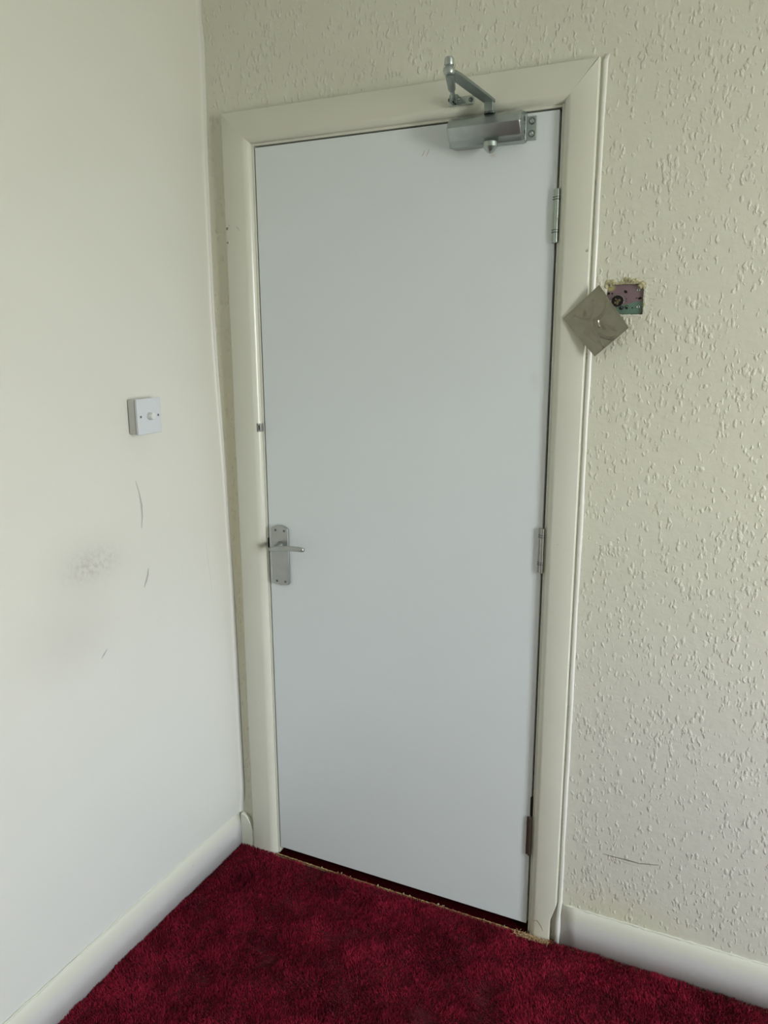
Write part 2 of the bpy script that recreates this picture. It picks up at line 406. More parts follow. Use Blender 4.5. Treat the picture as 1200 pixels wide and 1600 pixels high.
# ------------------------------------------------------------------ skirting
zt = 0.0864
PROF = [(0, zt+.004), (.003, zt+.003), (.0062, zt-.001), (.0090, zt-.007), (.0112, zt-.014), (.0130, zt-.022), (.0143, zt-.031), (.015, zt-.042), (.015, ZB+.0005), (0, ZB+.0005)]
def skirt(name, axis, wallpos, a0, a1, step=.04):
    bm = BM(); n = max(2, int(abs(a1-a0)/step)); rings = []
    for i in range(n+1):
        a = a0+(a1-a0)*i/n; r = []
        for k, (d, z) in enumerate(PROF):
            wob = (random.random()-.5)*.0022 if k in (0, 1) else (random.random()-.5)*.0008
            zz = z + (wob if z > 0 else 0)
            if axis == 'x': r.append(bm.verts.new((wallpos + d + (.0152*math.exp(-(a/.16)**2) if False else 0), a, zz)))
            else: r.append(bm.verts.new((a, wallpos - d, zz)))
        rings.append(r)
    K = len(PROF)
    for A, B in zip(rings, rings[1:]):
        for k in range(K):
            f = bm.faces.new((A[k], A[(k+1) % K], B[(k+1) % K], B[k])); f.material_index = 1 if k < 5 else 0
    bm.faces.new(rings[0][::-1]); bm.faces.new(rings[-1])
    o = link(name, bm, [M_SKB, M_SKB], smooth=False)
    for p in o.data.polygons: p.use_smooth = abs(p.normal.x if axis == 'y' else p.normal.y) < .5 and p.normal.z > -.5
    tag(o, kind='structure'); return o
bl = skirt('baseboard_left', 'x', XL, -.0005, FY+.001)
br = skirt('baseboard_right', 'y', 0.0, .8565, RX-.001)
bm = BM()     # short curved-off piece between the corner and the architrave
crv = [(-.1330, ZB+.001), (-.1330, .083), (-.1315, .0865), (-.121, .0845), (-.114, .0800), (-.1065, .072), (-.0995, .060), (-.094, .046), (-.0895, .036), (-.086, .033), (-.0862, ZB+.001)]
prism(bm, crv, 'y', -.0148, -.0003)
tag(link('baseboard_back', bm, M_SKTOP, bevel=.0015), kind='structure')
# nail pits and paint chips in the skirting
def pit(name, x, y, z, r, parent, mat=M_SCUFF, ax=(1, 0, 0)):
    b = BM(); lathe(b, (x, y, z), ax, [(-.0012, r*1.0), (.0002, r), (.0004, r*.5)], 7, jit=.7)
    return adopt(link(name, b, mat, smooth=True), parent)
pit('nail_pit', XL+.0136, -.555, .054, .0022, bl); pit('nail_pit', XL+.0140, -.580, .050, .0022, bl); pit('nail_pit', XL+.0136, -.245, .058, .002, bl)
pit('nail_pit', 1.265, -.0125, .060, .0030, br, M_SCRATCH, (0, -1, 0)); pit('nail_pit', 1.259, -.0132, .057, .0018, br, M_SCRATCH, (0, -1, 0))

# ------------------------------------------------------------------ door lining and architraves
door = empty('door_1', (DW/2, .022, 0), kind='structure')
# each profile point: (s from lining face, proud distance); the last four follow the outer edge
APROF = [(.0055, -.0005), (.0058, .0040), (.0080, .0080), (.0110, .0115), (.0145, .0145), (.0185, .0168), (.0230, .0180)]
def ss(out): return [p[0] for p in APROF] + [out-.0022, out-.0006, out, out, .0055]
DPR = [p[1] for p in APROF] + [.0180, .0174, .0158, .0002, .0002]
SL, ST, SR = ss(.0824), ss(.0804), ss(.0738)
DPR[0] = .0002; SL[0] = ST[0] = SR[0] = .0055
def arch(name, rings, cuts=None):
    bm = BM(); R_ = [[bm.verts.new(p) for p in r] for r in rings]; K = len(R_[0])
    for A, B in zip(R_, R_[1:]):
        for k in range(K): bm.faces.new((A[k], A[(k+1) % K], B[(k+1) % K], B[k]))
    bm.faces.new(R_[0][::-1]); bm.faces.new(R_[-1])
    o = link(name, bm, M_GLOSS)
    for p in o.data.polygons: p.use_smooth = True
    bv = o.modifiers.new('edges', 'EDGE_SPLIT'); bv.split_angle = math.radians(50)
    tag(o, kind='structure'); return o
K = len(SL)
def wobx(z, a): return a*math.sin(z*9.1)+a*.6*math.sin(z*23+1)
zl = [ZB+.001] + list(np.linspace(.1, GZ-.01, 24))
archL = arch('trim_1', [[(GX0-SL[k]+wobx(z, .0004)*(k in (7, 8, 9)), -DPR[k], z) for k in range(K)] for z in zl] + [[(GX0-SL[k], -DPR[k], GZ+ST[k]) for k in range(K)]])
archT = arch('trim_2', [[(GX0-SL[k], -DPR[k], GZ+ST[k]) for k in range(K)], [(GX1+SR[k], -DPR[k], GZ+ST[k]) for k in range(K)]])
def right_out(z):      # knocked-off outer corner near the floor
    if z < .0425: return -.0135
    if z < .089: return -.0135*(.089-z)/.0465
    return 0
zr = [ZB+.001, .02, .0425, .065, .0888, .0895] + list(np.linspace(.12, GZ-.01, 24))
archR = arch('trim_3', [[(GX1+SR[k]+(right_out(z) if k in (7, 8, 9, 10) else 0)+.0022*(z/GZ-.1)*(k in (7, 8, 9, 10)), -DPR[k], z) for k in range(K)] for z in zr] + [[(GX1+SR[k]+(.0020 if k in (7, 8, 9, 10) else 0), -DPR[k], GZ+ST[k]) for k in range(K)]])

bm = BM()
box(bm, GX0-.028, GX0, 0.0, .13, ZB+.001, GZ+.028); box(bm, GX1, GX1+.028, 0.0, .13, ZB+.001, GZ+.028); box(bm, GX0, GX1, 0.0, .13, GZ, GZ+.028)
box(bm, GX0, GX0+.014, .0465, .13, ZB+.001, GZ); box(bm, GX1-.014, GX1, .0465, .13, ZB+.001, GZ); box(bm, GX0+.014, GX1-.014, .0465, .13, GZ-.014, GZ)
lining = adopt(link('door_frame', bm, M_GLOSS, bevel=.0012), door)
bm = BM(); box(bm, 0, DW, 0, .044, 0, DH)
leaf = adopt(link('door_leaf', bm, M_DOOR, bevel=.0015), door)
bm = BM(); box(bm, GX0-.0012, GX0+.0022, -.0012, .012, .946, .9735)
latch = adopt(link('latch', bm, M_DARK, bevel=.001), door)
# little metal keep on the left jamb
bm = BM(); box(bm, GX0-.0155, GX0-.0005, -.0135, -.0002, 1.2705, 1.292)
keep = adopt(link('strike_plate', bm, M_SATIN, bevel=.001), door); keep['label'] = 'small metal keep with a dark slot'
for a in ((-.0165, -.0155, 1.2700, 1.2925), (-.0115, -.0090, 1.275, 1.288)):
    bm = BM(); box(bm, a[0], a[1]+.0004, -.0141, -.012, a[2], a[3]); adopt(link('slot', bm, M_DARK), keep)

# hinges --------------------------------------------------------------
def hinge(z0, z1, mat, x, rings=True, dirty=False):
    L = z1-z0; n = 5
    bm = BM(); r = .0052 if not dirty else .0042
    segs = [0, .17, .23, .46, .62, .80, .86, 1.0] if rings else [0, .5, 1]
    prof = [(0, r*.6), (.0015, r)]
    for sgm in (.19, .45, .60, .80):
        prof += [(L*sgm-.0008, r), (L*sgm-.0006, r*.86), (L*sgm+.0006, r*.86), (L*sgm+.0008, r)]
    prof += [(L-.0015, r), (L, r*.6)]
    lathe(bm, (x, -.0050, z0), (0, 0, 1), prof, 14)
    h = adopt(link('hinge', bm, mat, smooth=True), door)
    h.data.polygons.foreach_set('use_smooth', [True]*len(h.data.polygons))
    bm = BM(); box(bm, x-.0098, x-.0035, -.0042, -.0006, z0+.001, z1-.001)
    adopt(link('hinge_leaf', bm, mat, bevel=.001), door).parent
    bm = BM()
    for sgm in (.20, .80):
        lathe(bm, (x, -.0050, z0+L*sgm-.0012), (0, 0, 1), [(0, r*1.06), (.0024, r*1.06)], 14); lathe(bm, (x, -.0050, z0+L*(sgm+.045)-.001), (0, 0, 1), [(0, r*1.06), (.0020, r*1.06)], 14); box(bm, x-.0101, x-.003, -.0046, -.0008, z0+L*sgm-.0012, z0+L*sgm+.0012); box(bm, x-.0101, x-.003, -.0046, -.0008, z0+L*(sgm+.045)-.0010, z0+L*(sgm+.045)+.0010)
    adopt(link('hinge_washer', bm, M_SCREW), door)
    return h
hinge(1.7134, 1.825, M_HINGE, .7672)
hinge(.9678, 1.0788, M_HINGE2, .7652)
hd = hinge(.2083, .3190, M_RUST, .7650, dirty=True); hd['label'] = 'brown dirty lower hinge'
bm = BM(); box(bm, .7620, .7690, -.0008, .003, .320, .373); adopt(link('hinge_recess', bm, M_DARK), door)

# lever handle ---------------------------------------------------------
handle = BM()
hp = [(.0125, .8510), (.0155, .8475), (.026, .8450), (.040, .8435), (.054, .8450), (.0630, .8475), (.0665, .8515), (.0665, 1.0045)]
hp += [(.0640, 1.0085), (.057, 1.0125), (.049, 1.0148), (.041, 1.0155), (.033, 1.0148), (.024, 1.0122), (.0160, 1.0085), (.0125, 1.0045)]
prism(handle, hp, 'y', -.0098, -.0001)
handle = adopt(link('door_handle', handle, M_SATIN, bevel=.0036, seg=3), door)
def lever():
    bm = BM()
    lathe(bm, (.042, -.009, .9600), (0, -1, 0), [(0, .0105), (.006, .0100), (.010, .0085), (.028, .0078), (.034, .0070)], 18)
    # the grip: swept flattened section rising from a low left end, bowing out, drooping to a squared tip
    P = [(.018, -.028, .9500, .0040, .0040), (.026, -.034, .9525, .0055, .0050), (.040, -.041, .9560, .0068, .0056), (.060, -.047, .9605, .0074, .0056), (.080, -.050, .9640, .0074, .0054),
         (.100, -.051, .9665, .0070, .0052), (.118, -.051, .9672, .0066, .0050), (.134, -.050, .9668, .0064, .0048), (.1405, -.049, .9662, .0050, .0040)]
    n = 14; rings = []
    for (x, y, z, rz, ry) in P:
        rings.append([bm.verts.new((x, y+ry*np.sign(math.cos(t))*abs(math.cos(t))**.7, z+rz*np.sign(math.sin(t))*abs(math.sin(t))**.7)) for t in [2*math.pi*k/n for k in range(n)]])
    for a, b in zip(rings, rings[1:]):
        for k in range(n): bm.faces.new((a[k], a[(k+1) % n], b[(k+1) % n], b[k]))
    bm.faces.new(rings[0][::-1]); bm.faces.new(rings[-1])
    o = link('lever', bm, M_SATIN, smooth=True); adopt(o, handle); return o
def child_of_part(o, part):          # sub-part of a part that sits under the door Empty
    o.parent = part; o.matrix_parent_inverse = Matrix.Identity(4); return o
lv = lever(); child_of_part(lv, handle)
for (x, z) in ((.0275, 1.0010), (.0555, 1.0010), (.0275, .8555), (.0545, .8560)):
    bm = BM(); lathe(bm, (x, -.0092, z), (0, -1, 0), [(0, .0036), (.0012, .0034), (.0016, .0022), (.0010, .0010)], 12)
    child_of_part(link('screw', bm, M_SCREW, smooth=True), handle)
for s_ in keep.children: child_of_part(s_, keep)

# scuffs on the door
def strip(name, pts, wid, nrm, mat, parent, th=.0004):
    """thin worn line following pts on a surface with normal nrm"""
    bm = BM(); nrm = Vector(nrm); pts = [Vector(p) for p in pts]; top = []
    if parent is wall_left:
        pts = [Vector((wall_x(p.y, p.z)+.0004, p.y, p.z)) for p in pts]
    n = len(pts)
    for i, p in enumerate(pts):
        d = (pts[min(i+1, n-1)]-pts[max(i-1, 0)]).normalized(); s = d.cross(nrm)
        wd = wid*(.25+.75*math.sin(math.pi*(i+.3)/(n-.4)))*(.7+.6*random.random())
        top.append([bm.verts.new(p+s*wd+nrm*th*.2), bm.verts.new(p+nrm*th), bm.verts.new(p-s*wd+nrm*th*.2)])
    for a, b in zip(top, top[1:]):
        bm.faces.new((a[0], a[1], b[1], b[0])); bm.faces.new((a[1], a[2], b[2], b[1]))
    o = link(name, bm, mat, smooth=True); o.parent = parent
    if parent.type == 'EMPTY': o.matrix_parent_inverse = Matrix.Translation(parent.location).inverted()
    return o
strip('scratch', [(.452, 0, 1.918), (.456, 0, 1.924), (.459, 0, 1.931)], .0007, (0, -1, 0), paint('reddish_scuff', (.45, .30, .26), .7), leaf).parent = leaf
strip('scratch', [(.463, 0, 1.918), (.467, 0, 1.925), (.470, 0, 1.932)], .0006, (0, -1, 0), bpy.data.materials['reddish_scuff'], leaf)
strip('scratch', [(.9476, 0, .2660), (.975, 0, .2655), (1.005, 0, .2660), (1.035, 0, .2655), (1.055, 0, .2700), (1.079, 0, .2748)], .0015, (0, -1, 0), M_SCRATCH, wall_back, .0009)
strip('scratch', [(.968, 0, .2590), (1.00, 0, .2585), (1.03, 0, .2560)], .0004, (0, -1, 0), M_SCRATCH, wall_back)
strip('scuff_mark', [(XL, -.343, 1.180), (XL, -.334, 1.150), (XL, -.329, 1.118), (XL, -.330, 1.090), (XL, -.336, 1.062)], .0021, (1, 0, 0), M_SCUFF, wall_left)
strip('scuff_mark', [(XL, -.323, .956), (XL, -.327, .940), (XL, -.334, .926), (XL, -.343, .912)], .0028, (1, 0, 0), M_SCUFF, wall_left)
strip('scuff_mark', [(XL, -.480, .800), (XL, -.492, .790), (XL, -.500, .783)], .0016, (1, 0, 0), M_SCUFF, wall_left)
strip('pale_streak', [(XL+.0008, -.094, .985), (XL+.0008, -.092, .94), (XL+.0008, -.088, .89), (XL+.0008, -.082, .82), (XL+.0008, -.080, .79)], .0028, (1, 0, 0), paint('white_streak', (.84, .85, .82), .2), wall_left, .001)  # thin raised glossy white line near the corner

# chips on the left architrave
def chip(x, z, r, parent, mat=M_SCUFF, y=-.0178):
    b = BM(); lathe(b, (x, y+.001, z), (0, -1, 0), [(0, r), (.0014, r*.9), (.0018, r*.55), (.0009, r*.3)], 8, jit=.9)
    o = link('paint_chip', b, mat, smooth=True); o.parent = parent; return o
M_CHIPPED = paint('chipped_wood', (.33, .28, .17), .8, .3, 200)
chip(-.0812, 1.792, .0062, archL, M_SKTOP, -.0176); chip(-.0812, 1.792, .0042, archL, M_CHIPPED, -.0183); chip(-.0812, 1.758, .0055, archL, M_SKTOP, -.0176); chip(-.0812, 1.757, .0036, archL, M_CHIPPED, -.0183)
strip('paint_chip', [(-.078, -.018, 1.802), (-.072, -.018, 1.797)], .0012, (0, -1, 0), M_SCUFF, archL)
strip('paint_chip', [(-.053, -.018, 1.795), (-.047, -.018, 1.790), (-.043, -.018, 1.785)], .0012, (0, -1, 0), M_SCUFF, archL)
chip(-.055, .475, .0016, archL); chip(.805, 1.047, .0015, archR); chip(.8385, 1.693, .0028, archR)
strip('paint_chip', [(.782, -.018, .030), (.796, -.018, .034), (.806, -.018, .022), (.812, -.018, .008)], .0014, (0, -1, 0), M_CHIPPED, archR)

# caulk bead running down the outer edge of the right architrave to the floor
bm = BM()
def beadprof(z):
    if z > .10: c, r, yd = (.8500+.0028*(z/GZ)), .0046, .0
    elif z > .045: t = (.10-z)/.055; c, r, yd = .8500-.0010*t, .0046+.0020*t, .012*t
    else: c, r, yd = .8488, .0068, .0125
    return c, r, yd
zs = [ZB+.002, .02, .04, .05, .07, .085, .10, .12] + list(np.linspace(.2, 2.062, 50))
rings = []
for z in zs:
    c, r, yd = beadprof(z); c += .0005*math.sin(z*13)+.0003*math.sin(z*41); r *= 1+.08*math.sin(z*19)
    ring = [bm.verts.new((c-r, -.0005, z))]
    for k in range(9):
        a = math.pi*k/8; ring.append(bm.verts.new((c-r*math.cos(a), -yd-r*.95*math.sin(a)-.0006, z)))
    ring.append(bm.verts.new((c+r, -.0005, z))); rings.append(ring)
rings.append([bm.verts.new((v.co.x+.0035, v.co.y*.2-.0003, 2.073)) for v in rings[-1]])
for a, b in zip(rings, rings[1:]):
    for k in range(len(a)): bm.faces.new((a[k], a[(k+1) % len(a)], b[(k+1) % len(a)], b[k]))
bm.faces.new(rings[0][::-1]); bm.faces.new(rings[-1])
tag(link('trim_4', bm, M_PVC, smooth=True), kind='structure')

# lumpy caulk where the skirting meets the wallpaper
def caulk(name, parent, pts_fn, n, r0):
    bm = BM(); pts = []; rr = []
    for i in range(n):
        p = pts_fn(i/(n-1)); pts.append((p[0]+(random.random()-.5)*.0008, p[1], p[2]+(random.random()-.5)*.002)); rr.append(r0*(.6+.8*random.random()))
    tube(bm, pts, rr, 7); o = link(name, bm, M_SKTOP, smooth=True); o.parent = parent; return o
caulk('caulk_line', br, lambda t: (.858+t*(1.8), -.0012, zt+.0035), 220, .0026)
caulk('caulk_line', bl, lambda t: (XL+.0010, -.02-t*1.6, zt+.0035), 120, .0020)

# ------------------------------------------------------------------ dimmer switch
sw = empty('dimmer_switch', (XL, -.313, 1.3355), 'white square dimmer switch with round knob on the left wall', 'switch')
y0, y1, z0, z1 = -.3535, -.2725, 1.2930, 1.3775
bm = BM(); box(bm, XL+.0002, XL+.0225, y0+.0012, y1-.0012, z0+.0012, z1-.0012); adopt(link('mounting_box', bm, M_PLASTIC2, bevel=.003, seg=3), sw)
bm = BM(); box(bm, XL+.0225, XL+.0305, y0, y1, z0, z1); adopt(link('faceplate', bm, M_PLASTIC, bevel=.0022, seg=3), sw)
bm = BM(); lathe(bm, (XL+.0303, -.3130, 1.3355), (1, 0, 0), [(0, .0088), (.001, .0090), (.010, .0086), (.0125, .0078), (.0132, .0060)], 24)
adopt(link('knob', bm, paint('knob_white', (.74, .76, .75), .3), smooth=True), sw).data.polygons[0].use_smooth = True
for dy in (-.0300, .0300):
    bm = BM(); lathe(bm, (XL+.0300, -.3130+dy, 1.3355), (1, 0, 0), [(0, .0030), (.0009, .0030), (.0011, .0020)], 12)
    adopt(link('screw', bm, M_SCREW, smooth=True), sw)

# ------------------------------------------------------------------ metal back box in its ragged hole
bb = empty('metal_back_box', ((BX[0]+BX[1])/2, .02, BX[2]), 'open metal back box with purple and green plate sunk in the broken wallpaper', 'electrical box')
bm = BM()
x0, x1, q0, q1 = BX[0]+.0005, BX[1]-.0012, BX[2]+.0008, BX[3]-.0010
yb = .0045
# back plate with rounded corners and four thin sides
rc = .008; pl = []
for (cx, cz, a0) in ((x1-rc, q1-rc, 0), (x0+rc, q1-rc, 90), (x0+rc, q0+rc, 180), (x1-rc, q0+rc, 270)):
    for k in range(5):
        a = math.radians(a0+k*22.5); pl.append((cx+rc*math.cos(a), cz+rc*math.sin(a)))
prism(bm, pl, 'y', yb, yb+.0014)
adopt(link('back_plate', bm, M_ZINC), bb)
bm = BM(); n = len(pl)
A = [bm.verts.new((p[0], .0015, p[1])) for p in pl]; B = [bm.verts.new((p[0], yb+.001, p[1])) for p in pl]
cxm, czm = (x0+x1)/2, (q0+q1)/2
A2 = [bm.verts.new((cxm+(p[0]-cxm)*.97, .0015, czm+(p[1]-czm)*.97)) for p in pl]; B2 = [bm.verts.new((cxm+(p[0]-cxm)*.97, yb+.001, czm+(p[1]-czm)*.97)) for p in pl]
for i in range(n):
    j = (i+1) % n; bm.faces.new((A[i], A[j], B[j], B[i])); bm.faces.new((A2[i], B2[i], B2[j], A2[j])); bm.faces.new((A[i], A2[i], A2[j], A[j]))
adopt(link('side_wall', bm, metal('box_side_shaded', (.16, .17, .14), .5, .6)), bb)  # side metal darkened for the shade inside the box
def knock(x, z, rx, rz, mat=M_DARK, name='knockout_hole', ang=0, n=14):
    bm = BM(); pts = []
    for k in range(n):
        a = 2*math.pi*k/n; px, pz = rx*math.cos(a), rz*math.sin(a)
        pts.append((x+px*math.cos(ang)-pz*math.sin(ang), z+px*math.sin(ang)+pz*math.cos(ang)))
    prism(bm, pts, 'y', yb-.0005, yb+.0004); return adopt(link(name, bm, mat), bb)
from math import hypot
def px2box(cx, cy):      # crop pixel -> wall coordinates near the box
    u = 930+cx/12; v = 420+cy/12
    R_ = rt; U_ = up; d = fw + R_*((u-600)/F_PX) - U_*((v-800)/F_PX)
    t = (yb-M.translation.y)/d.y; p = M.translation+d*t; return p.x, p.z
x, z = px2box(415, 605); knock(x, z, .0125, .0115, M_DARK, 'cable_hole', 0, 20)
bm = BM()
for k in range(9):
    a = random.random()*6.28; r = random.random()*.008
    lathe(bm, (x+r*math.cos(a), yb-.0004, z+r*math.sin(a)), (random.uniform(-.5, .5), -1, random.uniform(-.5, .5)), [(0, .003), (.0012, .0022), (.0018, .0008)], 6, jit=.8)
adopt(link('plaster_rubble', bm, paint('rubble_brown', (.16, .13, .07), .95, .5, 300)), bb)
ring_bm = BM(); rp = [(x+.0135*math.cos(a), yb-.0009, z+.0125*math.sin(a)) for a in np.linspace(0, 2*math.pi, 25)]
tube(ring_bm, rp, .0006, 6); adopt(link('knockout_rim', ring_bm, M_SILVER2, smooth=True), bb)
for (cx, cy, rx, rz, ang) in ((572, 430, .0040, .0028, -.6), (840, 552, .0040, .0022, .3), (255, 465, .0027, .0027, 0), (320, 465, .0018, .0018, 0), (775, 548, .0012, .0012, 0),
                              (695, 732, .0016, .0014, 0), (585, 562, .0012, .0010, 0), (588, 605, .0010, .0010, 0), (490, 735, .0045, .0038, .3), (590, 720, .0030, .0042, 0)):
    a, b = px2box(cx, cy); knock(a, b, rx, rz, ang=ang)
for (cx, cy) in ((812, 402), (805, 715)):
    a, b = px2box(cx, cy)
    bm = BM(); lathe(bm, (a, yb, b), (0, -1, 0), [(0, .0034), (.0015, .0034), (.0019, .0026), (.0008, .0014), (-.0002, .0012)], 14, cap=False); adopt(link('fixing_lug', bm, M_SILVER2, smooth=True), bb)
for (cx, cy) in ((490, 735), (590, 715)):
    a, b = px2box(cx, cy)
    bm = BM(); tube(bm, [(a-.0022, yb-.0012, b-.001), (a, yb-.0022, b+.0018), (a+.0022, yb-.0012, b-.0008)], .0008, 6); adopt(link('knockout_rim', bm, M_SILVER2, smooth=True), bb)
# ragged plaster around the hole: part of the wall
bm = BM(); inner = []; outer = []; NN = 84
def rect_pt(t, x0, x1, z0, z1):
    per = 2*(x1-x0+z1-z0); s = t*per
    if s < x1-x0: return x0+s, z0, 0, -1
    s -= x1-x0
    if s < z1-z0: return x1, z0+s, 1, 0
    s -= z1-z0
    if s < x1-x0: return x1-s, z1, 0, 1
    s -= x1-x0; return x0, z1-s, -1, 0
R3 = []
for i in range(NN):
    a, b, nx, nz = rect_pt(i/NN, *BX)
    wdt = .0035+.0045*random.random()**2+(.006 if (nx > 0 or nz > 0) and random.random() < .35 else 0)
    jx = (random.random()-.5)*.0012
    pin = (a-nx*(.0003+.0014*random.random()), b-nz*(.0003+.0014*random.random()))
    md = (a+nx*wdt*.45+jx, b+nz*wdt*.45+jx); ot = (a+nx*wdt+jx, b+nz*wdt+jx)
    hh = 1.0 if nz > 0 else .30
    R3.append([bm.verts.new((pin[0], .006, pin[1])), bm.verts.new((pin[0], .0004-.0008*random.random()*hh, pin[1])), bm.verts.new((md[0], -(.0009+.0018*random.random())*hh, md[1])), bm.verts.new((ot[0], .0004, ot[1]))])
for i in range(NN):
    a, b = R3[i], R3[(i+1) % NN]
    tp = a[0].co.z > BX[3]-.004
    for k in range(3): bm.faces.new((a[k], a[k+1], b[k+1], b[k])).material_index = 0 if tp else 1
pe = link('plaster_edge', bm, [M_PLASTER, M_WALL], wall_back); pe['kind'] = 'stuff'
def crumb(x, z, r, mat=M_PLASTER, y=0.0, nm='plaster_crumb'):
    bm = BM(); lathe(bm, (x, y+.001, z), (.2, -1, .1), [(0, r), (.0016, r*.9), (.0030, r*.5)], 8, jit=.8); o = link(nm, bm, mat, wall_back); return o
bm = BM()
for (cx, cy, r) in ((585, 205, .0055), (640, 215, .0050), (700, 235, .0045), (850, 310, .0045), (905, 300, .0050), (925, 345, .0045), (870, 345, .0035), (925, 660, .0035), (915, 690, .0030), (300, 310, .004), (220, 345, .0045), (350, 292, .003)):
    a, b = px2box(cx, cy)
    lathe(bm, (a, .001, b), (random.uniform(-.3, .3), -1, random.uniform(-.3, .3)), [(0, r), (.0018, r*.85), (.0032, r*.4)], 8, jit=.9)
pc = link('plaster_crumbs', bm, M_PLASTER, wall_back); pc['kind'] = 'stuff'

# ------------------------------------------------------------------ loose cover plate
cp = [Vector((.7940, -.0205, 1.5547)), Vector((.8690, -.0300, 1.6220)), Vector((.9368, -.0430, 1.5334)), Vector((.8684, -.0340, 1.4741))]
ctr = sum(cp, Vector())/4
plate = empty('blanking_plate', ctr, 'tilted grey steel blanking plate hanging loose beside the door frame', 'cover plate')
nrm = (cp[1]-cp[3]).cross(cp[0]-cp[2]).normalized()
if nrm.y > 0: nrm = -nrm
def bil(s, t): return (cp[0]*(1-s)+cp[1]*s)*(1-t) + (cp[3]*(1-s)+cp[2]*s)*t
bm = BM(); f = [bm.verts.new(p) for p in cp]; bk = [bm.verts.new(p-nrm*.0022) for p in cp]
bm.faces.new(f); bm.faces.new(bk[::-1])
for i in range(4): bm.faces.new((f[i], f[(i+1) % 4], bk[(i+1) % 4], bk[i]))
adopt(link('plate', bm, M_PLATE, bevel=.0006), plate)
# creased clear film: height = ridges along a few lines
def seg_d(p, a, b):
    ax, ay = a; bx, by = b; px, py = p; t = max(0, min(1, ((px-ax)*(bx-ax)+(py-ay)*(by-ay))/((bx-ax)**2+(by-ay)**2+1e-9)))
    return hypot(px-ax-t*(bx-ax), py-ay-t*(by-ay))
def arc(p, q, bend, n=6):
    (ax, ay), (bx, by) = p, q; dx, dy = bx-ax, by-ay
    return [(ax+dx*t-dy*bend*4*t*(1-t), ay+dy*t+dx*bend*4*t*(1-t)) for t in [k/n for k in range(n+1)]]
RID = []
for p, q, bend, am, wd in (((.40, .74), (.68, .99), .16, .0036, .022), ((.50, .60), (.66, .48), -.20, .0030, .020), ((.38, .76), (.30, .97), .05, .0016, .030), ((.66, .48), (.93, .36), .10, .0014, .022),
                           ((.44, .40), (.22, .14), -.08, .0012, .025), ((.46, .44), (.34, .70), .10, .0012, .028), ((.44, .40), (.72, .16), .12, .0012, .022), ((.60, .60), (.74, .86), .06, .0014, .025), ((.18, .52), (.30, .90), .06, .0012, .030)):
    a_ = arc(p, q, bend)
    for u_, v_ in zip(a_, a_[1:]): RID.append((u_, v_, am*1.35, wd*.8))
G = 84; bm = BM(); gv = []
for i in range(G+1):
    row = []
    for j in range(G+1):
        s = .012+.976*i/G; t = .012+.976*j/G; h = .0003
        h += max(am*math.exp(-(seg_d((s, t), a, b)/wd)**2) for a, b, am, wd in RID)
        h += .0004*math.sin(s*9+t*4)*math.sin(t*7)
        edge = min(i, j, G-i, G-j); h = h*min(1, edge/3)+.0001
        row.append(bm.verts.new(bil(s, t)+nrm*h))
    gv.append(row)
for i in range(G):
    for j in range(G): bm.faces.new((gv[i][j], gv[i+1][j], gv[i+1][j+1], gv[i][j+1]))
fo = adopt(link('protective_film', bm, M_FILM, smooth=True), plate); fo['label'] = 'creased protective film'
bm = BM(); p = bil(.62, .25); lathe(bm, p-nrm*.002, (.15, 1, .1), [(0, .0018), (.042, .0018)], 8); adopt(link('screw', bm, M_SCREW), plate)

# ------------------------------------------------------------------ overhead door closer
cl = empty('door_closer', (.61, -.02, 1.955), 'silver overhead door closer with folding arm at the top of the door', 'door closer')
bm = BM()
prof = [(-.0002, 1.9815), (-.018, 1.9825), (-.030, 1.9815), (-.040, 1.9780), (-.0480, 1.9715), (-.0540, 1.9580), (-.0545, 1.9560), (-.0535, 1.9540), (-.0400, 1.9340), (-.0370, 1.9315), (-.0340, 1.9300), (-.0260, 1.9225), (-.0200, 1.9215), (-.0002, 1.9215)]
xs = [(.5290, .86), (.5310, .93), (.5345, .98), (.5390, 1.0), (.6880, 1.0), (.6915, .985), (.6935, .95)]
rings = []
for (x, s) in xs: rings.append([bm.verts.new((x, y*s, 1.9520+(z-1.9520)*s)) for (y, z) in prof])
for a, b in zip(rings, rings[1:]):
    for k in range(len(a)): bm.faces.new((a[k], a[(k+1) % len(a)], b[(k+1) % len(a)], b[k]))
bm.faces.new(rings[0][::-1]); bm.faces.new(rings[-1])
bo = link('body', bm, M_SILVER); adopt(bo, cl)
for p in bo.data.polygons: p.use_smooth = True
es = bo.modifiers.new('es', 'EDGE_SPLIT'); es.split_angle = math.radians(22)
# end cap lines
bm = BM(); rr = [[bm.verts.new((x, y*.93, 1.952+(z-1.952)*.93)) for (y, z) in prof] for x in (.6930, .6952)]
for k in range(len(prof)): bm.faces.new((rr[0][k], rr[0][(k+1) % len(prof)], rr[1][(k+1) % len(prof)], rr[1][k]))
bm.faces.new(rr[1]); bm.faces.new(rr[0][::-1])
ec = adopt(link('end_cap', bm, M_SILVER2), cl)
for (y, z, r) in ((-.022, 1.966, .0055), (-.022, 1.939, .0050)):
    bm = BM(); lathe(bm, (.6948, y, z), (1, 0, 0), [(0, r), (.0010, r), (.0016, r*.7)], 14); adopt(link('valve_screw', bm, M_SCREW, smooth=True), cl)
bm = BM(); box(bm, .6945, .7165, -.0050, -.0002, 1.9255, 1.9735)
box(bm, .6940, .6962, -.013, -.0002, 1.9255, 1.9745)
adopt(link('mounting_plate', bm, M_SILVER2, bevel=.0018), cl)
bm = BM(); box(bm, .5200, .5300, -.0050, -.0002, 1.9275, 1.9715); adopt(link('mounting_plate', bm, M_SILVER2, bevel=.0015), cl)
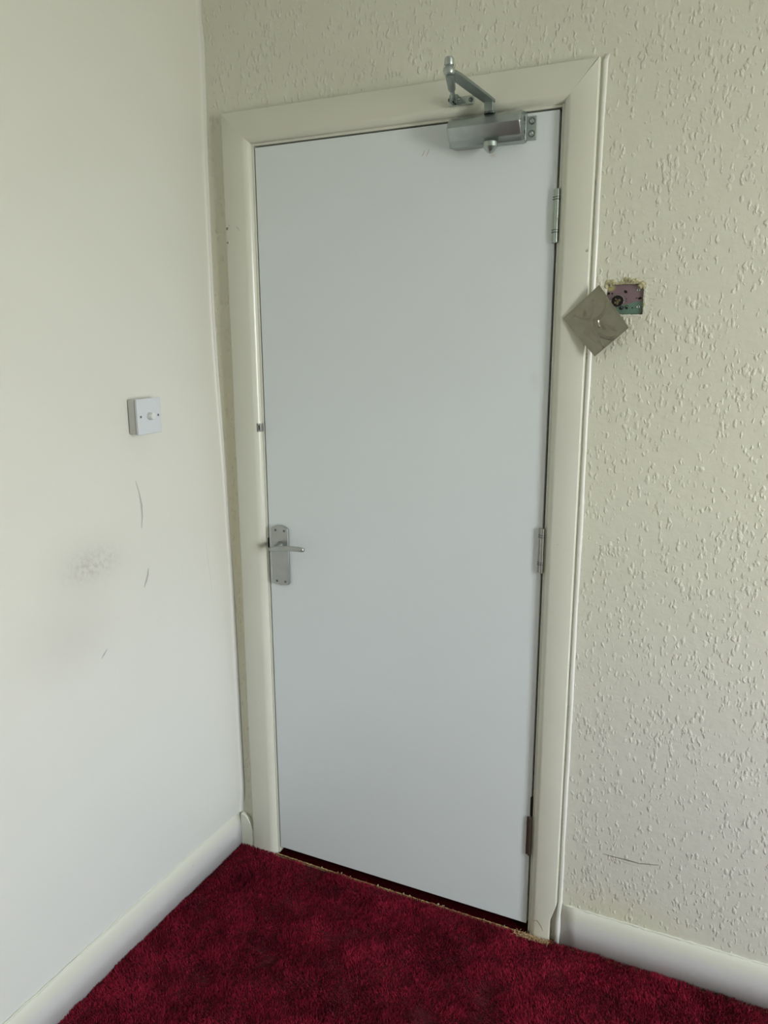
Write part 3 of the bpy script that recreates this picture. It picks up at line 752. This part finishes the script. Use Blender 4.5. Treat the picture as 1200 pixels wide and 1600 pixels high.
for z in (1.9635, 1.9385):
    bm = BM(); lathe(bm, (.7065, -.0045, z), (0, -1, 0), [(0, .0072), (.0012, .0072), (.0014, .0060)], 18); adopt(link('mounting_screw', bm, M_SCREW, smooth=True), cl)
    bm = BM(); lathe(bm, (.7065, -.0058, z), (0, -1, 0), [(0, .0054), (.0016, .0048), (.0020, .0030), (.0010, .0014)], 14); adopt(link('mounting_screw', bm, M_HINGE, smooth=True), cl)
# pinion cap under the body
bm = BM(); lathe(bm, (.6245, -.0330, 1.9240), (0, 0, -1), [(0, .0165), (.0095, .0165), (.0105, .0150), (.0165, .0105), (.0215, .0050), (.0225, .002)], 22)
adopt(link('spindle_cap', bm, M_SILVER2, smooth=True), cl)
# spindle seat, cranked arm
bm = BM(); lathe(bm, (.6220, -.0330, 1.9800), (0, 0, 1), [(0, .0125), (.0035, .0120), (.0036, .007), (.012, .007)], 18)
adopt(link('spindle', bm, M_SCREW, smooth=True), cl)
E0, E1 = Vector((.6200, -.0300, 2.006)), Vector((.6090, -.2480, 2.006))
d = (E1-E0).normalized(); sd = Vector((d.y, -d.x, 0)); sd = -sd if sd.x < 0 else sd
bm = BM()
Wd = [(-.002, .0118), (.03, .0128), (.12, .0132), (.19, .0125), (.210, .0100), (.2225, .005)]
ra = []
for (t, hw) in Wd:
    c = E0+d*t; ra.append([bm.verts.new(c+sd*hw+Vector((0, 0, -.003))), bm.verts.new(c-sd*hw+Vector((0, 0, -.003))), bm.verts.new(c-sd*hw+Vector((0, 0, .003))), bm.verts.new(c+sd*hw+Vector((0, 0, .003)))])
for a, b in zip(ra, ra[1:]):
    for k in range(4): bm.faces.new((a[k], a[(k+1) % 4], b[(k+1) % 4], b[k]))
bm.faces.new(ra[0][::-1]); bm.faces.new(ra[-1])
adopt(link('main_arm', bm, M_ARM, bevel=.0008), cl)
bm = BM(); box(bm, .6100, .6300, -.0400, -.0300, 1.9845, 2.0075); adopt(link('arm_crank', bm, M_SILVER2, bevel=.0012), cl)
# elbow pivot
bm = BM(); lathe(bm, (.6085, -.2480, 1.9995), (0, 0, 1), [(0, .0075), (.0015, .0100), (.006, .0108), (.0105, .0102), (.013, .0085), (.0145, .0078), (.0150, .0072), (.0160, .0072), (.0164, .0088), (.0175, .0092), (.0275, .0090), (.0285, .0080), (.0287, .0060), (.0305, .0058)], 26)
adopt(link('elbow_pivot', bm, M_SILVER2, smooth=True), cl)
# forearm: sleeve then threaded rod, ending on the frame shoe
P0, P1 = Vector((.6085, -.2440, 1.9990)), Vector((.5420, -.0420, 2.0160))
dd = P1-P0
bm = BM(); tube(bm, [P0, P0+dd*.05, P0+dd*.50, P0+dd*.56], [.0060, .0086, .0080, .0058], 14); adopt(link('forearm', bm, M_ARM, smooth=True), cl)
bm = BM(); pts = []; rad = []
for i in range(40):
    pts.append(P0+dd*(.55+.40*i/39)); rad.append(.0052 if i % 2 else .0044)
tube(bm, pts, rad, 10); adopt(link('threaded_rod', bm, M_SILVER2), cl)
bm = BM(); box(bm, .5345, .5415, -.0480, -.0215, 2.0085, 2.0245); box(bm, .5455, .5520, -.0480, -.0215, 2.0085, 2.0245); adopt(link('clevis', bm, M_ARM, bevel=.001), cl)
bm = BM(); lathe(bm, (.5300, -.0400, 2.0160), (1, 0, 0), [(0, .0034), (.026, .0034)], 12); adopt(link('clevis_pin', bm, M_SCREW, smooth=True), cl)
bm = BM()
box(bm, .5250, .5820, -.0205, -.0182, 2.0080, 2.0260); box(bm, .5250, .5820, -.0285, -.0205, 2.0068, 2.0086)
adopt(link('frame_bracket', bm, M_HINGE, bevel=.0007), cl)
bm = BM(); lathe(bm, (.5745, -.0203, 2.0172), (0, -1, 0), [(0, .0052), (.0015, .0050), (.0022, .0032), (.0010, .0016)], 16); adopt(link('bracket_screw', bm, M_SCREW, smooth=True), cl)

# ------------------------------------------------------------------ carpet
YE = -.0215   # pile edge in front of the door
bm = BM()
box(bm, XL+.0155, RX-.016, FY+.01, YE, ZB+.0004, ZB+.003)
carpet = tag(link('carpet', bm, M_BACK), 'deep crimson plush fitted carpet covering the floor', 'carpet')
bm = BM(); box(bm, GX0+.001, GX1-.001, -.011, .45, ZB+.0003, ZB+.0035); hall = link('threshold_carpet', bm, M_HALL, carpet); hall['label'] = 'carpet under the door, darkened for its shade'

def field(n, sigma, seed):
    g = np.random.default_rng(seed).standard_normal((n, n)); k = np.fft.fftfreq(n)
    kk = k[:, None]**2+k[None, :]**2
    f = np.fft.ifft2(np.fft.fft2(g)*np.exp(-2*(math.pi*sigma)**2*kk)).real
    return (f-f.mean())/f.std()
NF = 1024; EXT = 4.0      # 1024 cells over 4 m
def sample(f, x, y):
    i = ((x+1)/EXT*NF) % NF; j = ((y+3)/EXT*NF) % NF; i0 = i.astype(int); j0 = j.astype(int); a = i-i0; b = j-j0
    i1 = (i0+1) % NF; j1 = (j0+1) % NF
    return f[i0, j0]*(1-a)*(1-b)+f[i1, j0]*a*(1-b)+f[i0, j1]*(1-a)*b+f[i1, j1]*a*b
fA, fB, fH, fH2, fC, fG, fG2 = field(NF, 9, 1), field(NF, 9, 2), field(NF, 7, 3), field(NF, 2.6, 4), field(NF, 3.0, 5), field(NF, 8, 6), field(NF, 4.5, 8)
def pile(x0, x1, y0, y1, dens, L, wd):
    n = int((x1-x0)*(y1-y0)*dens)
    x = RNG.uniform(x0, x1, n); y = RNG.uniform(y0, y1, n)
    a = sample(fA, x, y)+.45*sample(fC, x, y); b = sample(fB, x, y)+.45*sample(fH2, x, y)
    mag = np.sqrt(a*a+b*b)+1e-6; lean = np.clip(.35+.35*np.tanh(mag-1)+RNG.normal(0, .12, n), 0, .9)
    jx, jy = RNG.normal(0, .85, n), RNG.normal(0, .85, n)
    dx, dy = a/mag+jx, b/mag+jy; dl = np.sqrt(dx*dx+dy*dy)+1e-6; dx /= dl; dy /= dl
    h = L*(1+.16*sample(fH, x, y)+.14*sample(fH2, x, y)+RNG.normal(0, .10, n)); crease = np.exp(-(sample(fG, x, y)/.13)**2)*np.clip(.5+.6*sample(fA, x, y), 0, 1)+.6*np.exp(-(sample(fG2, x, y)/.11)**2)*np.clip(sample(fB, x, y), 0, 1)
    h = h*(1-.58*np.clip(crease, 0, 1)); h = np.clip(h, L*.30, L*1.5)
    z0 = np.full(n, ZB+.0025)
    tx, ty, tz = x+dx*h*lean*.9, y+dy*h*lean*.9, z0+h*np.sqrt(1-np.clip(lean*.8, 0, .9)**2)
    th = RNG.uniform(0, math.pi, n); wx, wy = np.cos(th)*wd, np.sin(th)*wd
    mx, my, mz = x+(tx-x)*.45, y+(ty-y)*.45, z0+(tz-z0)*.62
    V = np.empty((n, 5, 3))
    V[:, 0] = np.stack([x-wx*.7, y-wy*.7, z0], 1); V[:, 1] = np.stack([x+wx*.7, y+wy*.7, z0], 1)
    V[:, 2] = np.stack([mx+wx, my+wy, mz], 1); V[:, 3] = np.stack([mx-wx, my-wy, mz], 1); V[:, 4] = np.stack([tx, ty, tz], 1)
    return V.reshape(-1, 3), n
sets = [pile(XL+.016, 1.62, -1.05, YE, 170000, .0098, .00095), pile(XL+.016, 2.6, -2.2, -1.05, 22000, .0098, .0024), pile(1.62, 2.6, -1.05, YE+.005, 22000, .0098, .0024)]
sets.append(pile(XL+.016, GX0-.001, YE, -.0165, 170000, .0098, .00095)); sets.append(pile(.86, 1.62, YE, -.0165, 170000, .0098, .00095))
V = np.concatenate([s[0] for s in sets]); n = sum(s[1] for s in sets)
me = bpy.data.meshes.new('carpet_pile')
base = (np.arange(n)*5)[:, None]
quad = base+np.array([0, 1, 2, 3]); tri = base+np.array([3, 2, 4])
loops = np.concatenate([quad, tri], 1).ravel()
me.vertices.add(len(V)); me.vertices.foreach_set('co', V.ravel())
me.loops.add(len(loops)); me.loops.foreach_set('vertex_index', loops.astype(np.int32))
me.polygons.add(2*n)
ls = (np.arange(n)*7)[:, None]+np.array([0, 4]); me.polygons.foreach_set('loop_start', ls.ravel().astype(np.int32))
me.polygons.foreach_set('loop_total', np.tile([4, 3], n).astype(np.int32))
me.update(); me.validate(); me.materials.append(M_PILE)
po = bpy.data.objects.new('carpet_pile', me); C.objects.link(po); po.parent = carpet; po['kind'] = 'stuff'

# frayed tan backing edge along the doorway
bm = BM(); pts = []; rr = []
for i in range(160):
    t = i/159; pts.append((GX0+.002+t*(GX1-GX0-.004), -.0150-.0035*min(1, t*3)+(random.random()-.5)*.0010, ZF-.0034+(random.random()-.5)*.0008)); rr.append(.0010+.0010*random.random())
tube(bm, pts, rr, 6); tag(link('frayed_edge', bm, M_TAN, carpet), kind='stuff')
bm = BM()
for i in range(420):      # loose fibres near the right architrave
    t = random.random()**.7; x = .735+t*.095; y = -.0200-random.random()*.016-.004*t; z = ZF-.004+random.random()*.006
    a = random.random()*6.28; l = .003+random.random()*.005
    tube(bm, [(x, y, z), (x+math.cos(a)*l, y+math.sin(a)*l, z+random.uniform(-.001, .004))], [.0006, .0004], 4)
tag(link('loose_fibres', bm, paint('fibre_tan', (.50, .36, .20), .9, .5, 200), carpet), kind='stuff')
bm = BM()
for i in range(14):
    t = random.random(); x = .05+t*.68; r = .0012+.0016*random.random()
    lathe(bm, (x, -.0165+(random.random()-.5)*.004, ZF-.0015), (0, 0, 1), [(0, r), (r, r*.8), (r*1.5, r*.3)], 6, jit=.8)
tag(link('plaster_debris', bm, M_PLASTER, carpet), kind='stuff')

# crisp steps on turned metal parts
for o in bpy.data.objects:
    if o.type == 'MESH' and o.name.split('.')[0] in ('hinge', 'elbow_pivot', 'spindle_cap', 'spindle', 'knob', 'screw', 'mounting_screw', 'valve_screw', 'bracket_screw', 'fixing_lug', 'forearm'):
        m_ = o.modifiers.new('split', 'EDGE_SPLIT'); m_.split_angle = math.radians(28)
